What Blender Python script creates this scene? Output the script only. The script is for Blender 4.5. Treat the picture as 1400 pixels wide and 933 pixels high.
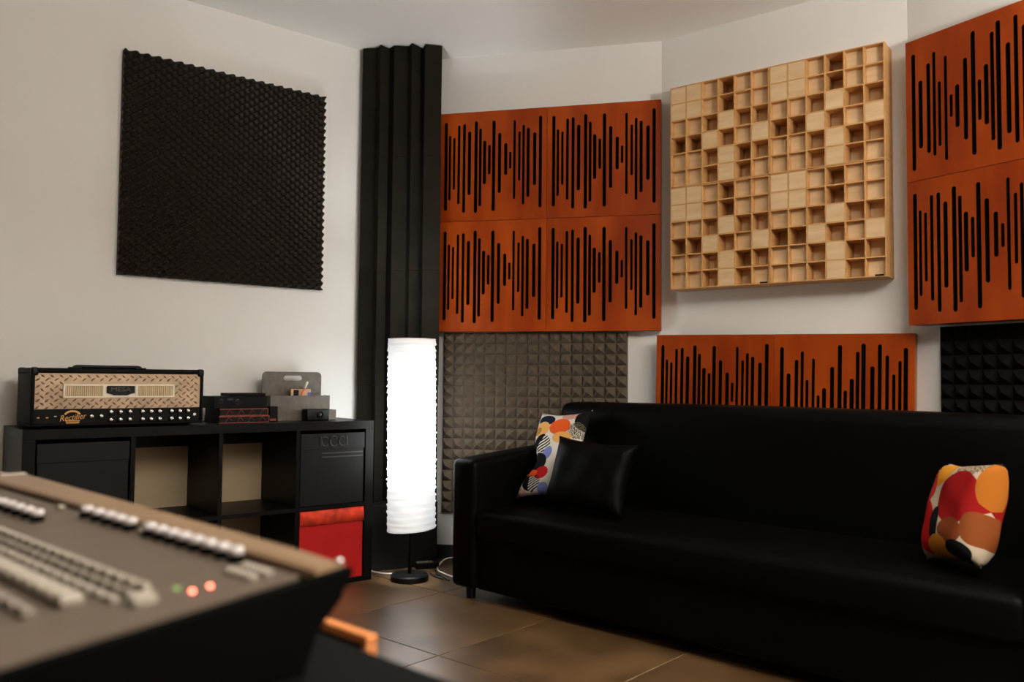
import bpy, bmesh, math, random
import numpy as np
from mathutils import Vector, Matrix
random.seed(7)
for o in list(bpy.data.objects): bpy.data.objects.remove(o)
S = bpy.context.scene
COL = S.collection
R = math.radians
# ------------------------------------------------------------------ camera
F_PX, PITCH, ROLL, EYE = 1165.25, R(2.582), R(0.507), 0.977
cam_d = bpy.data.cameras.new('camera'); cam = bpy.data.objects.new('camera', cam_d); COL.objects.link(cam)
cam_d.sensor_fit = 'HORIZONTAL'; cam_d.sensor_width = 36.0; cam_d.lens = F_PX * 36.0 / 1400.0
cam_d.clip_start = 0.02
cam.matrix_world = Matrix.Translation((0, 0, EYE)) @ Matrix.Rotation(R(90) + PITCH, 4, 'X') @ Matrix.Rotation(ROLL, 4, 'Z')
cam_d.dof.use_dof = True; cam_d.dof.focus_distance = 4.1; cam_d.dof.aperture_fstop = 3.0
S.camera = cam
# ------------------------------------------------------------------ world, lights, exposure
w = bpy.data.worlds.new('world'); S.world = w; w.use_nodes = True
w.node_tree.nodes['Background'].inputs[0].default_value = (1.0, 0.9, 0.78, 1)
w.node_tree.nodes['Background'].inputs[1].default_value = 0.02
S.view_settings.view_transform = 'Standard'; S.view_settings.look = 'None'
S.view_settings.gamma = 1.0; S.view_settings.exposure = 0.0
S.view_settings.use_curve_mapping = False
CEIL = 2.767
def area_light(name, loc, sx, sy, power, col):
    d = bpy.data.lights.new(name, 'AREA'); d.shape = 'RECTANGLE'; d.size = sx; d.size_y = sy
    d.energy = power; d.color = col
    o = bpy.data.objects.new(name, d); COL.objects.link(o); o.location = loc
    return o
area_light('ceiling_light', (0.9, 0.5, CEIL - 0.03), 0.7, 0.7, 40, (1.0, 0.95, 0.87))
up = area_light('ceiling_fill', (2.3, 0.0, 1.7), 0.5, 0.5, 360, (1.0, 0.96, 0.90)); up.rotation_euler = (R(180), 0, 0)  # added unseen fill, aimed upward to brighten the ceiling

# ------------------------------------------------------------------ photo pixel -> direction helpers
def ray(u, v):
    du, dv = u - 700, v - 466.5
    a = math.cos(ROLL) * du + math.sin(ROLL) * dv
    b = -math.sin(ROLL) * du + math.cos(ROLL) * dv
    x, y, z = a / F_PX, 1.0, -b / F_PX
    c, s = math.cos(PITCH), math.sin(PITCH)
    return Vector((x, c * y - s * z, s * y + c * z))
def floor_pt(u, v, z=0.0):
    d = ray(u, v); t = (z - EYE) / d.z
    return Vector((d.x * t, d.y * t, z))

# ------------------------------------------------------------------ materials
M = {}
def mat(name, col, rough=0.6, metal=0.0, spec=0.5, var=0.0, vscale=8.0, bump=0.0, bscale=60.0, stretch=None,
        col2=None, emit=None, estr=0.0, coat=0.0, rand=0.0, detail=4.0):
    m = bpy.data.materials.new(name); m.use_nodes = True; nt = m.node_tree; N = nt.nodes; Lk = nt.links
    b = N['Principled BSDF']
    b.inputs['Base Color'].default_value = (*col, 1); b.inputs['Roughness'].default_value = rough
    b.inputs['Metallic'].default_value = metal; b.inputs['Specular IOR Level'].default_value = spec
    b.inputs['Coat Weight'].default_value = coat
    if emit: b.inputs['Emission Color'].default_value = (*emit, 1); b.inputs['Emission Strength'].default_value = estr
    tc = None
    def coords():
        t = N.new('ShaderNodeTexCoord'); mp = N.new('ShaderNodeMapping')
        Lk.new(t.outputs['Object'], mp.inputs['Vector'])
        if stretch: mp.inputs['Scale'].default_value = stretch
        if rand:
            oi = N.new('ShaderNodeObjectInfo'); mm = N.new('ShaderNodeMath'); mm.operation = 'MULTIPLY'; mm.inputs[1].default_value = 37.0
            cx = N.new('ShaderNodeCombineXYZ'); Lk.new(oi.outputs['Random'], mm.inputs[0])
            for i in range(3): Lk.new(mm.outputs[0], cx.inputs[i])
            Lk.new(cx.outputs[0], mp.inputs['Location'])
        return mp.outputs[0]
    if var or col2:
        tc = coords()
        n = N.new('ShaderNodeTexNoise'); n.inputs['Scale'].default_value = vscale; n.inputs['Detail'].default_value = detail
        Lk.new(tc, n.inputs['Vector'])
        rp = N.new('ShaderNodeValToRGB')
        c2 = col2 if col2 else tuple(min(1, c * (1 + var)) for c in col)
        c1 = col if col2 else tuple(c * (1 - var) for c in col)
        rp.color_ramp.elements[0].position = 0.32; rp.color_ramp.elements[0].color = (*c1, 1)
        rp.color_ramp.elements[1].position = 0.68; rp.color_ramp.elements[1].color = (*c2, 1)
        Lk.new(n.outputs[0], rp.inputs[0]); Lk.new(rp.outputs[0], b.inputs['Base Color'])
    if bump:
        tc = tc or coords()
        n = N.new('ShaderNodeTexNoise'); n.inputs['Scale'].default_value = bscale; n.inputs['Detail'].default_value = 3
        Lk.new(tc, n.inputs['Vector'])
        bp = N.new('ShaderNodeBump'); bp.inputs['Strength'].default_value = bump; bp.inputs['Distance'].default_value = 0.004
        Lk.new(n.outputs[0], bp.inputs['Height']); Lk.new(bp.outputs[0], b.inputs['Normal'])
    M[name] = m
    return m
mat('wall', (0.80, 0.785, 0.755), 0.85, var=0.02, vscale=1.5, bump=0.05, bscale=90, spec=0.2)
mat('rear_dark', (0.16, 0.13, 0.10), 0.95, var=0.1, spec=0.1)  # unseen rear walls, darkened to cut the frontal fill light
mat('ceiling', (0.86, 0.84, 0.80), 0.9, var=0.015, vscale=1.2, spec=0.2)
mat('tile', (0.058, 0.030, 0.011), 0.35, col2=(0.165, 0.090, 0.037), vscale=3.4, rand=1, bump=0.05, bscale=7, spec=0.75, detail=6)
mat('grout', (0.50, 0.38, 0.24), 0.9)
mat('baseboard', (0.022, 0.019, 0.016), 0.4, var=0.2)
mat('cherry', (0.26, 0.032, 0.0025), 0.38, col2=(0.40, 0.064, 0.005), vscale=2.4, stretch=(3, 1, 0.7), spec=0.18, detail=2.0, rand=1)
mat('cherry_edge', (0.33, 0.12, 0.035), 0.5, var=0.2)
mat('felt', (0.004, 0.0035, 0.003), 0.95, spec=0.05, var=0.2)
mat('pine', (0.60, 0.31, 0.105), 0.55, col2=(0.68, 0.38, 0.15), vscale=5, stretch=(1, 1, 7), spec=0.3, rand=1)  # orange deepened to carry the light bounced inside the cells
mat('pine_block', (0.68, 0.45, 0.235), 0.6, col2=(0.78, 0.57, 0.34), vscale=6, stretch=(1, 1, 6), spec=0.25, rand=1)
mat('egg_foam', (0.011, 0.007, 0.003), 0.45, var=0.2, vscale=40, spec=0.2)
mat('pyr_foam', (0.125, 0.096, 0.070), 0.9, var=0.1, vscale=30, spec=0.12, bump=0.2, bscale=400)
mat('dark_foam', (0.0045, 0.0043, 0.0034), 0.9, var=0.1, vscale=30, spec=0.1)
mat('trap_foam', (0.014, 0.0112, 0.0078), 0.92, var=0.15, vscale=9, spec=0.12, bump=0.15, bscale=300)
mat('plinth', (0.008, 0.007, 0.006), 0.7, var=0.2, spec=0.2)
mat('leather', (0.0012, 0.0012, 0.0010), 0.5, var=0.2, bump=0.12, bscale=160, spec=0.07)
mat('cab_black', (0.0035, 0.003, 0.0023), 0.4, var=0.2, vscale=12, stretch=(1, 8, 8), spec=0.12)
mat('wall_shade', (0.36, 0.27, 0.17), 0.8, var=0.06, vscale=4, spec=0.15)  # shade on the wall behind the cubes, put into the colour
mat('box_black', (0.003, 0.0032, 0.0026), 0.5, var=0.2, spec=0.2)
mat('box_print', (0.012, 0.010, 0.007), 0.5, var=0.1)
mat('box_red', (0.42, 0.006, 0.006), 0.7, var=0.06, spec=0.25)
mat('box_flap', (0.52, 0.035, 0.012), 0.75, var=0.4, vscale=22, spec=0.2)
mat('tolex', (0.003, 0.0027, 0.0022), 0.6, bump=0.2, bscale=350, spec=0.1, var=0.2)
mat('plastic', (0.003, 0.003, 0.003), 0.4, spec=0.2, var=0.1)
mat('steel', (0.40, 0.29, 0.20), 0.36, metal=0.75, var=0.18, vscale=14)
mat('badge', (0.72, 0.65, 0.54), 0.4, metal=0.2, var=0.05)
mat('badge_bars', (0.60, 0.46, 0.28), 0.4, metal=0.3, var=0.1)
mat('badge_grill', (0.30, 0.20, 0.11), 0.5, var=0.1)
mat('chrome', (0.85, 0.84, 0.82), 0.18, metal=0.9, var=0.02)
mat('logo', (0.66, 0.32, 0.07), 0.5, var=0.12)
mat('name_letter', (0.10, 0.09, 0.06), 0.45, var=0.1)
mat('gear_black', (0.0028, 0.0024, 0.0022), 0.5, var=0.2, spec=0.12)
mat('gear_trim', (0.22, 0.030, 0.012), 0.5, var=0.3, vscale=30)
mat('org_grey', (0.105, 0.088, 0.068), 0.6, var=0.22, vscale=40, bump=0.1, bscale=300, metal=0.1)
mat('org_dark', (0.03, 0.026, 0.02), 0.6, var=0.2)
mat('pencil', (0.62, 0.14, 0.05), 0.5, var=0.1)
mat('white_plastic', (0.72, 0.68, 0.62), 0.45, var=0.04)
mat('card', (0.50, 0.31, 0.17), 0.7, var=0.1)
mat('blue', (0.03, 0.05, 0.30), 0.5, var=0.1)
mat('cord_white', (0.66, 0.60, 0.52), 0.5, var=0.05)
mat('cord_black', (0.01, 0.009, 0.008), 0.5, var=0.1)
mat('paper', (0.82, 0.84, 0.85), 0.9, var=0.03, vscale=20, spec=0.1)
mat('console_top', (0.090, 0.066, 0.046), 0.48, var=0.08, vscale=25)
mat('console_bolster', (0.22, 0.135, 0.072), 0.4, var=0.06, vscale=6)
mat('console_black', (0.001, 0.001, 0.0008), 0.65, var=0.2, spec=0.03)
mat('key_white', (0.29, 0.25, 0.20), 0.45, var=0.05)
mat('key_grey', (0.17, 0.14, 0.11), 0.5, var=0.05)
mat('knob_white', (0.48, 0.44, 0.43), 0.35, var=0.04)
mat('led_red', (0.4, 0.02, 0.02), 0.4, emit=(1.0, 0.16, 0.10), estr=14.0)
mat('led_green', (0.05, 0.12, 0.03), 0.4, emit=(0.35, 0.6, 0.15), estr=0.8)
mat('desk_black', (0.0025, 0.0025, 0.0017), 0.5, var=0.2, spec=0.05)
mat('desk_wood', (0.50, 0.17, 0.045), 0.45, var=0.2, vscale=5, stretch=(1, 6, 6))
# lamp paper: emission varies along the height with the bulbs inside
def lamp_paper():
    m = bpy.data.materials.new('lamp_paper'); m.use_nodes = True; N = m.node_tree.nodes; Lk = m.node_tree.links
    b = N['Principled BSDF']; b.inputs['Base Color'].default_value = (0.8, 0.8, 0.78, 1); b.inputs['Roughness'].default_value = 0.9
    b.inputs['Specular IOR Level'].default_value = 0.1
    tc = N.new('ShaderNodeTexCoord'); sx = N.new('ShaderNodeSeparateXYZ'); Lk.new(tc.outputs['Object'], sx.inputs[0])
    mr = N.new('ShaderNodeMapRange'); mr.inputs['From Min'].default_value = 0.25; mr.inputs['From Max'].default_value = 1.17
    Lk.new(sx.outputs['Z'], mr.inputs['Value'])
    rp = N.new('ShaderNodeValToRGB'); e = rp.color_ramp.elements
    e[0].position = 0.0; e[0].color = (0.063, 0.063, 0.063, 1)
    e[1].position = 1.0; e[1].color = (0.06, 0.06, 0.06, 1)
    x = e.new(0.2); x.color = (0.115, 0.115, 0.115, 1)
    x = e.new(0.42); x.color = (1, 1, 1, 1)
    x = e.new(0.72); x.color = (1, 1, 1, 1)
    x = e.new(0.9); x.color = (0.115, 0.115, 0.115, 1)
    Lk.new(mr.outputs[0], rp.inputs[0])
    # fine paper fibres
    n = N.new('ShaderNodeTexNoise'); n.inputs['Scale'].default_value = 30; n.inputs['Detail'].default_value = 5
    mp = N.new('ShaderNodeMapping'); mp.inputs['Scale'].default_value = (1, 1, 4); Lk.new(tc.outputs['Object'], mp.inputs[0]); Lk.new(mp.outputs[0], n.inputs['Vector'])
    m2 = N.new('ShaderNodeMapRange'); m2.inputs['To Min'].default_value = 0.86; m2.inputs['To Max'].default_value = 1.1; Lk.new(n.outputs[0], m2.inputs[0])
    mu = N.new('ShaderNodeMath'); mu.operation = 'MULTIPLY'; Lk.new(rp.outputs[0], mu.inputs[0]); Lk.new(m2.outputs[0], mu.inputs[1])
    ms = N.new('ShaderNodeMath'); ms.operation = 'MULTIPLY'; ms.inputs[1].default_value = LAMP; Lk.new(mu.outputs[0], ms.inputs[0])
    b.inputs['Emission Color'].default_value = (0.93, 0.98, 1.0, 1)
    Lk.new(ms.outputs[0], b.inputs['Emission Strength'])
    M['lamp_paper'] = m
LAMP = 7.0
lamp_paper()
# patterned fabric: coloured shapes on white cloth
def fabric(name, base, shapes):
    m = bpy.data.materials.new(name); m.use_nodes = True; N = m.node_tree.nodes; Lk = m.node_tree.links
    b = N['Principled BSDF']; b.inputs['Roughness'].default_value = 0.85; b.inputs['Specular IOR Level'].default_value = 0.15
    tc = N.new('ShaderNodeTexCoord')
    prev = None
    for (cx, cy, rx, ry, rot, col, kind) in shapes:
        mp = N.new('ShaderNodeMapping'); mp.vector_type = 'TEXTURE'
        mp.inputs['Location'].default_value = (cx, cy, 0); mp.inputs['Rotation'].default_value = (0, 0, R(rot)); mp.inputs['Scale'].default_value = (rx, ry, 1)
        Lk.new(tc.outputs['Object'], mp.inputs['Vector'])
        sp = N.new('ShaderNodeSeparateXYZ'); Lk.new(mp.outputs[0], sp.inputs[0])
        cb = N.new('ShaderNodeCombineXYZ'); Lk.new(sp.outputs[0], cb.inputs[0]); Lk.new(sp.outputs[1], cb.inputs[1])
        ln = N.new('ShaderNodeVectorMath'); ln.operation = 'LENGTH'; Lk.new(cb.outputs[0], ln.inputs[0])
        lt = N.new('ShaderNodeMath'); lt.operation = 'LESS_THAN'; lt.inputs[1].default_value = 1.0; Lk.new(ln.outputs['Value'], lt.inputs[0])
        mask = lt.outputs[0]
        if kind == 'stripe':
            s1 = N.new('ShaderNodeMath'); s1.operation = 'MULTIPLY'; s1.inputs[1].default_value = 3.4; Lk.new(sp.outputs[1], s1.inputs[0])
            s2 = N.new('ShaderNodeMath'); s2.operation = 'FRACT'; Lk.new(s1.outputs[0], s2.inputs[0])
            s3 = N.new('ShaderNodeMath'); s3.operation = 'LESS_THAN'; s3.inputs[1].default_value = 0.5; Lk.new(s2.outputs[0], s3.inputs[0])
            s4 = N.new('ShaderNodeMath'); s4.operation = 'MULTIPLY'; Lk.new(s3.outputs[0], s4.inputs[0]); Lk.new(mask, s4.inputs[1]); mask = s4.outputs[0]
        if kind == 'half':
            s3 = N.new('ShaderNodeMath'); s3.operation = 'LESS_THAN'; s3.inputs[1].default_value = -0.15; Lk.new(sp.outputs[0], s3.inputs[0])
            s4 = N.new('ShaderNodeMath'); s4.operation = 'MULTIPLY'; Lk.new(s3.outputs[0], s4.inputs[0]); Lk.new(mask, s4.inputs[1]); mask = s4.outputs[0]
        if kind == 'speck':
            n = N.new('ShaderNodeTexNoise'); n.inputs['Scale'].default_value = 220; Lk.new(tc.outputs['Object'], n.inputs['Vector'])
            s3 = N.new('ShaderNodeMath'); s3.operation = 'GREATER_THAN'; s3.inputs[1].default_value = 0.47; Lk.new(n.outputs[0], s3.inputs[0])
            s4 = N.new('ShaderNodeMath'); s4.operation = 'MULTIPLY'; Lk.new(s3.outputs[0], s4.inputs[0]); Lk.new(mask, s4.inputs[1]); mask = s4.outputs[0]
        mx = N.new('ShaderNodeMix'); mx.data_type = 'RGBA'
        Lk.new(mask, mx.inputs[0])
        if prev is None: mx.inputs[6].default_value = (*base, 1)
        else: Lk.new(prev, mx.inputs[6])
        mx.inputs[7].default_value = (*col, 1)
        prev = mx.outputs[2]
    Lk.new(prev, b.inputs['Base Color'])
    M[name] = m

# ------------------------------------------------------------------ object helpers
def tag(o, label=None, cat=None, group=None, kind=None):
    if label: o['label'] = label
    if cat: o['category'] = cat
    if group: o['group'] = group
    if kind: o['kind'] = kind
    return o
def empty(name, loc, rz=0.0):
    o = bpy.data.objects.new(name, None); COL.objects.link(o)
    o.location = loc; o.rotation_euler = (0, 0, rz); o.empty_display_size = 0.1
    return o
def head(h):  # heading (degrees, 0 = away from the camera, 90 = right) -> z rotation whose local x runs along it
    return R(90 - h)
def link(name, me, parent=None, loc=None, rot=None):
    o = bpy.data.objects.new(name, me); COL.objects.link(o)
    if parent: o.parent = parent
    if loc is not None: o.location = loc
    if rot is not None: o.rotation_euler = rot
    return o
class MB:
    def __init__(s): s.v = []; s.f = []
    def add(s, vs, fs):
        k = len(s.v); s.v += [tuple(p) for p in vs]; s.f += [tuple(i + k for i in f) for f in fs]; return s
    def box(s, x0, x1, y0, y1, z0, z1):
        return s.add([(x0,y0,z0),(x1,y0,z0),(x1,y1,z0),(x0,y1,z0),(x0,y0,z1),(x1,y0,z1),(x1,y1,z1),(x0,y1,z1)],
                     [(0,3,2,1),(4,5,6,7),(0,1,5,4),(1,2,6,5),(2,3,7,6),(3,0,4,7)])
    def prism(s, poly, z0, z1):   # counter-clockwise polygon in xy
        n = len(poly)
        return s.add([(x,y,z0) for x,y in poly] + [(x,y,z1) for x,y in poly],
                     [tuple(range(n-1,-1,-1)), tuple(range(n,2*n))] + [(i,(i+1)%n,n+(i+1)%n,n+i) for i in range(n)])
    def prism_x(s, poly, x0, x1):  # polygon in yz
        n = len(poly)
        return s.add([(x0,y,z) for y,z in poly] + [(x1,y,z) for y,z in poly],
                     [tuple(range(n-1,-1,-1)), tuple(range(n,2*n))] + [(i,(i+1)%n,n+(i+1)%n,n+i) for i in range(n)])
    def prism_y(s, poly, y0, y1):  # polygon in xz, counter-clockwise seen from -y
        n = len(poly)
        return s.add([(x,y0,z) for x,z in poly] + [(x,y1,z) for x,z in poly],
                     [tuple(range(n)), tuple(range(2*n-1,n-1,-1))] + [((i+1)%n,i,n+i,n+(i+1)%n) for i in range(n)])
    def lathe(s, prof, seg=24, c=(0,0), axis='z'):
        vs = []; n = len(prof)
        for i in range(seg):
            a = 2*math.pi*i/seg
            for r, z in prof:
                p = (c[0]+r*math.cos(a), c[1]+r*math.sin(a), z)
                if axis == 'y': p = (c[0]+r*math.cos(a), -z, c[1]+r*math.sin(a))
                vs.append(p)
        fs = []
        for i in range(seg):
            j = (i+1) % seg
            for k in range(n-1): fs.append((i*n+k, j*n+k, j*n+k+1, i*n+k+1))
        if prof[0][0] > 1e-6: fs.append(tuple(i*n for i in range(seg-1,-1,-1)))
        if prof[-1][0] > 1e-6: fs.append(tuple(i*n+n-1 for i in range(seg)))
        return s.add(vs, fs)
    def tube(s, pts, r, seg=8):
        pts = [Vector(p) for p in pts]; n = len(pts); vs = []; fs = []
        for i, p in enumerate(pts):
            d = (pts[min(i+1,n-1)] - pts[max(i-1,0)]).normalized()
            a = d.cross(Vector((0,0,1)) if abs(d.z) < 0.9 else Vector((1,0,0))).normalized(); b = d.cross(a)
            for k in range(seg):
                t = 2*math.pi*k/seg; vs.append(p + a*(r*math.cos(t)) + b*(r*math.sin(t)))
        for i in range(n-1):
            for k in range(seg): fs.append((i*seg+k, i*seg+(k+1)%seg, (i+1)*seg+(k+1)%seg, (i+1)*seg+k))
        fs.append(tuple(range(seg-1,-1,-1))); fs.append(tuple((n-1)*seg+k for k in range(seg)))
        return s.add(vs, fs)
    def mesh(s, name, m, smooth=False, bevel=0.0, seg=2):
        me = bpy.data.meshes.new(name); me.from_pydata(s.v, [], s.f)
        bm = bmesh.new(); bm.from_mesh(me)
        bmesh.ops.recalc_face_normals(bm, faces=bm.faces)
        if bevel:
            es = [e for e in bm.edges if len(e.link_faces) == 2 and e.calc_face_angle(0) > 0.5]
            bmesh.ops.bevel(bm, geom=es, offset=bevel, segments=seg, profile=0.5, affect='EDGES', clamp_overlap=True)
        if smooth:
            for f in bm.faces: f.smooth = True
        bm.to_mesh(me); bm.free(); me.materials.append(M[m])
        if smooth and bevel:
            try: me.set_sharp_from_angle(angle=R(50))
            except Exception: pass
        return me
    def build(s, name, m, parent=None, smooth=False, bevel=0.0, seg=2, loc=None, rot=None):
        return link(name, s.mesh(name, m, smooth, bevel, seg), parent, loc, rot)
def bx(name, m, parent, x0, x1, y0, y1, z0, z1, bevel=0.0, seg=2, smooth=False):
    return MB().box(x0, x1, y0, y1, z0, z1).build(name, m, parent, smooth, bevel, seg)
def spline(pts, n=8):
    pts = [Vector(p) for p in pts]; out = []
    for i in range(len(pts)-1):
        p0 = pts[max(i-1,0)]; p1 = pts[i]; p2 = pts[i+1]; p3 = pts[min(i+2,len(pts)-1)]
        for k in range(n):
            t = k/n
            out.append(0.5*((2*p1)+(p2-p0)*t+(2*p0-5*p1+4*p2-p3)*t*t+(3*p1-p0-3*p2+p3)*t*t*t))
    out.append(pts[-1]); return out
def text_mesh(name, txt, size, m, depth=0.001, shear=0.0, sx=1.0):
    c = bpy.data.curves.new(name, 'FONT'); c.body = txt; c.size = size; c.align_x = 'CENTER'; c.align_y = 'CENTER'
    c.extrude = depth; c.shear = shear; c.resolution_u = 3
    o = bpy.data.objects.new(name + '_tmp', c); COL.objects.link(o)
    dg = bpy.context.evaluated_depsgraph_get(); dg.update()
    me = bpy.data.meshes.new_from_object(o.evaluated_get(dg)); bpy.data.objects.remove(o)
    me.name = name; me.materials.clear(); me.materials.append(M[m])
    return me

# ================================================================== ROOM
V0 = Vector((-0.633, 4.757)); V1 = Vector((0.775, 4.416)); V2 = Vector((1.72, 3.668))
VL = V0 - Vector((0.7676, 0.6409)) * 3.9
VR = V2 + Vector((0.504, -0.863)) * 3.6
VB = Vector((VR.x, -2.6)); VC = Vector((VL.x, -2.6))
ROOM = [V0, VL, VC, VB, VR, V2, V1]                 # counter-clockwise from above
def wall(name, a, b, m='wall', t=0.1):
    d = (b - a).normalized(); n = Vector((d.y, -d.x))     # outward for a ccw polygon
    a2 = a - d * 0.0 ; b2 = b + d * 0.0
    o = MB().prism([tuple(a2), tuple(a2 + n*t - d*0.02), tuple(b2 + n*t + d*0.02), tuple(b2)], 0.0, CEIL).build(name, m)
    tag(o, kind='structure'); return o
wall('wall_left', V0, VL); wall('wall_rear_left', VL, VC, 'rear_dark'); wall('wall_rear', VC, VB, 'rear_dark'); wall('wall_rear_right', VB, VR, 'rear_dark')
wall('wall_right', VR, V2); wall('wall_back_right', V2, V1); wall('wall_back', V1, V0)
cl = MB().prism([tuple(p) for p in ROOM], CEIL, CEIL + 0.1).build('ceiling', 'ceiling'); tag(cl, kind='structure')
fl = MB().prism([tuple(p) for p in ROOM], -0.1, -0.003).build('floor', 'grout'); tag(fl, kind='structure')
def clip(poly, room):
    out = poly
    for i in range(len(room)):
        a = room[i]; b = room[(i+1) % len(room)]; e = b - a
        side = lambda p: e.x*(p.y-a.y) - e.y*(p.x-a.x)
        inp, out = out, []
        for j in range(len(inp)):
            p, q = inp[j], inp[(j+1) % len(inp)]; sp, sq = side(p), side(q)
            if sp >= 0: out.append(p)
            if (sp >= 0) != (sq >= 0): out.append(p + (q-p)*(sp/(sp-sq)))
        if not out: return []
    return out
TS = 0.632; TH = 131.2
tx = Vector((math.sin(R(TH)), math.cos(R(TH)))); ty = Vector((-tx.y, tx.x)); T0 = Vector((0.166, 3.532))
tile_me = None
gap = 0.0022
for i in range(-14, 14):
    for j in range(-14, 14):
        c = T0 + tx*(TS*(i+.5)) + ty*(TS*(j+.5)); h = TS/2 - gap
        poly = [c - tx*h - ty*h, c + tx*h - ty*h, c + tx*h + ty*h, c - tx*h + ty*h]
        q = clip(poly, ROOM)
        if len(q) < 3: continue
        ar = abs(sum(q[k].x*q[(k+1)%len(q)].y - q[(k+1)%len(q)].x*q[k].y for k in range(len(q))))/2
        if ar < 0.004: continue
        full = len(q) == 4 and abs(ar - 4*h*h) < 1e-5
        if full:
            if tile_me is None:
                tile_me = MB().box(-h, h, -h, h, -0.003, 0.0).mesh('tile', 'tile', bevel=0.0012, seg=1)
            o = link('tile', tile_me, fl, (c.x, c.y, 0), (0, 0, head(TH)))
        else:
            o = MB().prism([tuple(p - c) for p in q], -0.003, 0.0).build('tile', 'tile', fl, loc=(c.x, c.y, 0))
# dark skirting along the walls in view
def skirting(name, a, b):
    d = (b-a).normalized(); n = Vector((-d.y, d.x))
    o = MB().prism([tuple(a), tuple(b), tuple(b + n*0.012), tuple(a + n*0.012)], 0.0, 0.075).build(name, 'baseboard'); tag(o, kind='structure')
skirting('baseboard_back', V1, V0); skirting('baseboard_left', V0, VL); skirting('baseboard_back_right', V2, V1); skirting('baseboard_right', VR, V2)

# ================================================================== SLOTTED WOOD PANELS
def slots():
    xs = [447,463,480,499,520,541,567,584,601,620,637,660,684,702,718,737,753,771,796,818]
    yy = [(103,433),(152,395),(160,355),(113,410),(108,443),(136,377),(97,445),(125,420),(172,337),(188,300),(95,440),(142,372),(182,304),(215,280),(94,396),(138,327),(113,419),(124,391),(142,346),(78,432)]
    ww = [12,9,9,10,11,12.5,12.5,10.5,12.5,10,12.5,12,12,9,9,9,9.5,11.5,12.5,12]
    out = []
    for x, (a, b), wd in zip(xs, yy, ww):
        f = (x-424)/414; top = 70-25*f; h = 475-top
        out.append((f*0.985+0.004, 1-(a-top)/h, 1-(b-top)/h, wd/414))
    return out
SL = slots()
PS = 0.598
def slotted_board(depth=0.018):
    bm = bmesh.new()
    def loop(pts):
        vs = [bm.verts.new((x, 0, z)) for x, z in pts]
        return [bm.edges.new((vs[i], vs[(i+1) % len(vs)])) for i in range(len(vs))]
    es = loop([(0,0),(PS,0),(PS,PS),(0,PS)])
    for f, t, b, wd in SL:
        x = f*PS; r = wd*PS/2; z1 = t*PS - r; z0 = b*PS + r
        pts = [(x + r*math.cos(a), z1 + r*math.sin(a)) for a in np.linspace(0, math.pi, 7)] + \
              [(x + r*math.cos(a), z0 + r*math.sin(a)) for a in np.linspace(math.pi, 2*math.pi, 7)]
        es += loop(pts)
    bmesh.ops.triangle_fill(bm, use_beauty=True, use_dissolve=False, edges=es)
    geom = bmesh.ops.extrude_face_region(bm, geom=list(bm.faces))['geom']
    bmesh.ops.translate(bm, vec=(0, depth, 0), verts=[g for g in geom if isinstance(g, bmesh.types.BMVert)])
    bmesh.ops.recalc_face_normals(bm, faces=bm.faces)
    for f_ in bm.faces:
        c_ = f_.calc_center_median()
        if abs(f_.normal.y) < 0.5 and 0.001 < c_.x < PS-0.001 and 0.001 < c_.z < PS-0.001: f_.material_index = 1
    me = bpy.data.meshes.new('board'); bm.to_mesh(me); bm.free(); me.materials.append(M['cherry']); me.materials.append(M['felt']); return me
board_me = slotted_board()
back_me = MB().box(0.004, PS-0.004, 0.0185, 0.026, 0.004, PS-0.004).mesh('backing', 'felt')
def wood_panel(P, h, label, group, flip=False, thick=0.06, rot=0.0):
    """P: lower left corner of the front (x, y, z)"""
    r = empty('slotted_wood_panel', P, head(h)); tag(r, label, 'acoustic panel', group)
    r.rotation_euler = (0, rot, head(h))
    o = link('board', board_me, r)
    if flip: o.location = (PS, 0, PS); o.rotation_euler = (0, math.pi, 0)
    link('backing', back_me, r)
    fm = MB()
    t = 0.012
    for (a, b, c, d) in ((0, t, t, PS-t), (PS-t, PS, t, PS-t), (0, PS, 0, t), (0, PS, PS-t, PS)):
        fm.box(a, b, 0.0185, thick, c, d)
    fm.build('frame', 'cherry_edge', r)
    return r
H4 = 103.61; t4 = Vector((math.sin(R(H4)), math.cos(R(H4)), 0))
TL4 = Vector((-0.4056, 4.6302, 1.4557 + EYE))
gA = 'block of four slotted wood panels above grey pyramid foam'
for i in range(2):
    for j in range(2):
        P = TL4 + t4*(0.6*i + 0.001) - Vector((0, 0, 0.6*(j+1) - 0.001))
        lab = [['glossy orange slotted wood panel beside the black foam column, upper one',
                'glossy orange slotted wood panel beside black foam column, lower one above pyramid foam'],
               ['dark orange slotted wood panel, upper right of block of four, next to pale cell diffuser',
                'dark orange slotted wood panel, lower right of block of four above pyramid foam']][i][j]
        wood_panel(P, H4, lab, gA)
# two panels under the diffusers
HP = 125.5; tp = Vector((math.sin(R(HP)), math.cos(R(HP)), 0))
LP = Vector((0.729, 4.298, 0.2205 + EYE + 0.012))
for i in range(2):
    P = LP + tp*(0.599*i - 0.008) - Vector((0, 0, 0.6 + 0.010*i))
    wood_panel(P, HP, ['slotted wood panel behind sofa back, nearer the grey pyramid foam', 'slotted wood panel behind sofa back, nearer the dark foam on right wall'][i],
               'slotted wood panels behind the sofa back', flip=(i == 1), thick=0.05, rot=R(1.0))
HR = 149.73; tr = Vector((math.sin(R(HR)), math.cos(R(HR)), 0)); TLR = Vector((1.6566, 3.5546, 1.44 + EYE))
for j in range(2):
    wood_panel(TLR + tr*0.001 - Vector((0, 0, 0.6*(j+1) - 0.001)), HR, ['dark red slotted wood panel on right wall, upper one by the ceiling', 'dark red slotted wood panel on right wall, lower one above dark foam'][j],
               'slotted wood panels on the right wall', flip=(j == 0), thick=0.105)

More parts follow.
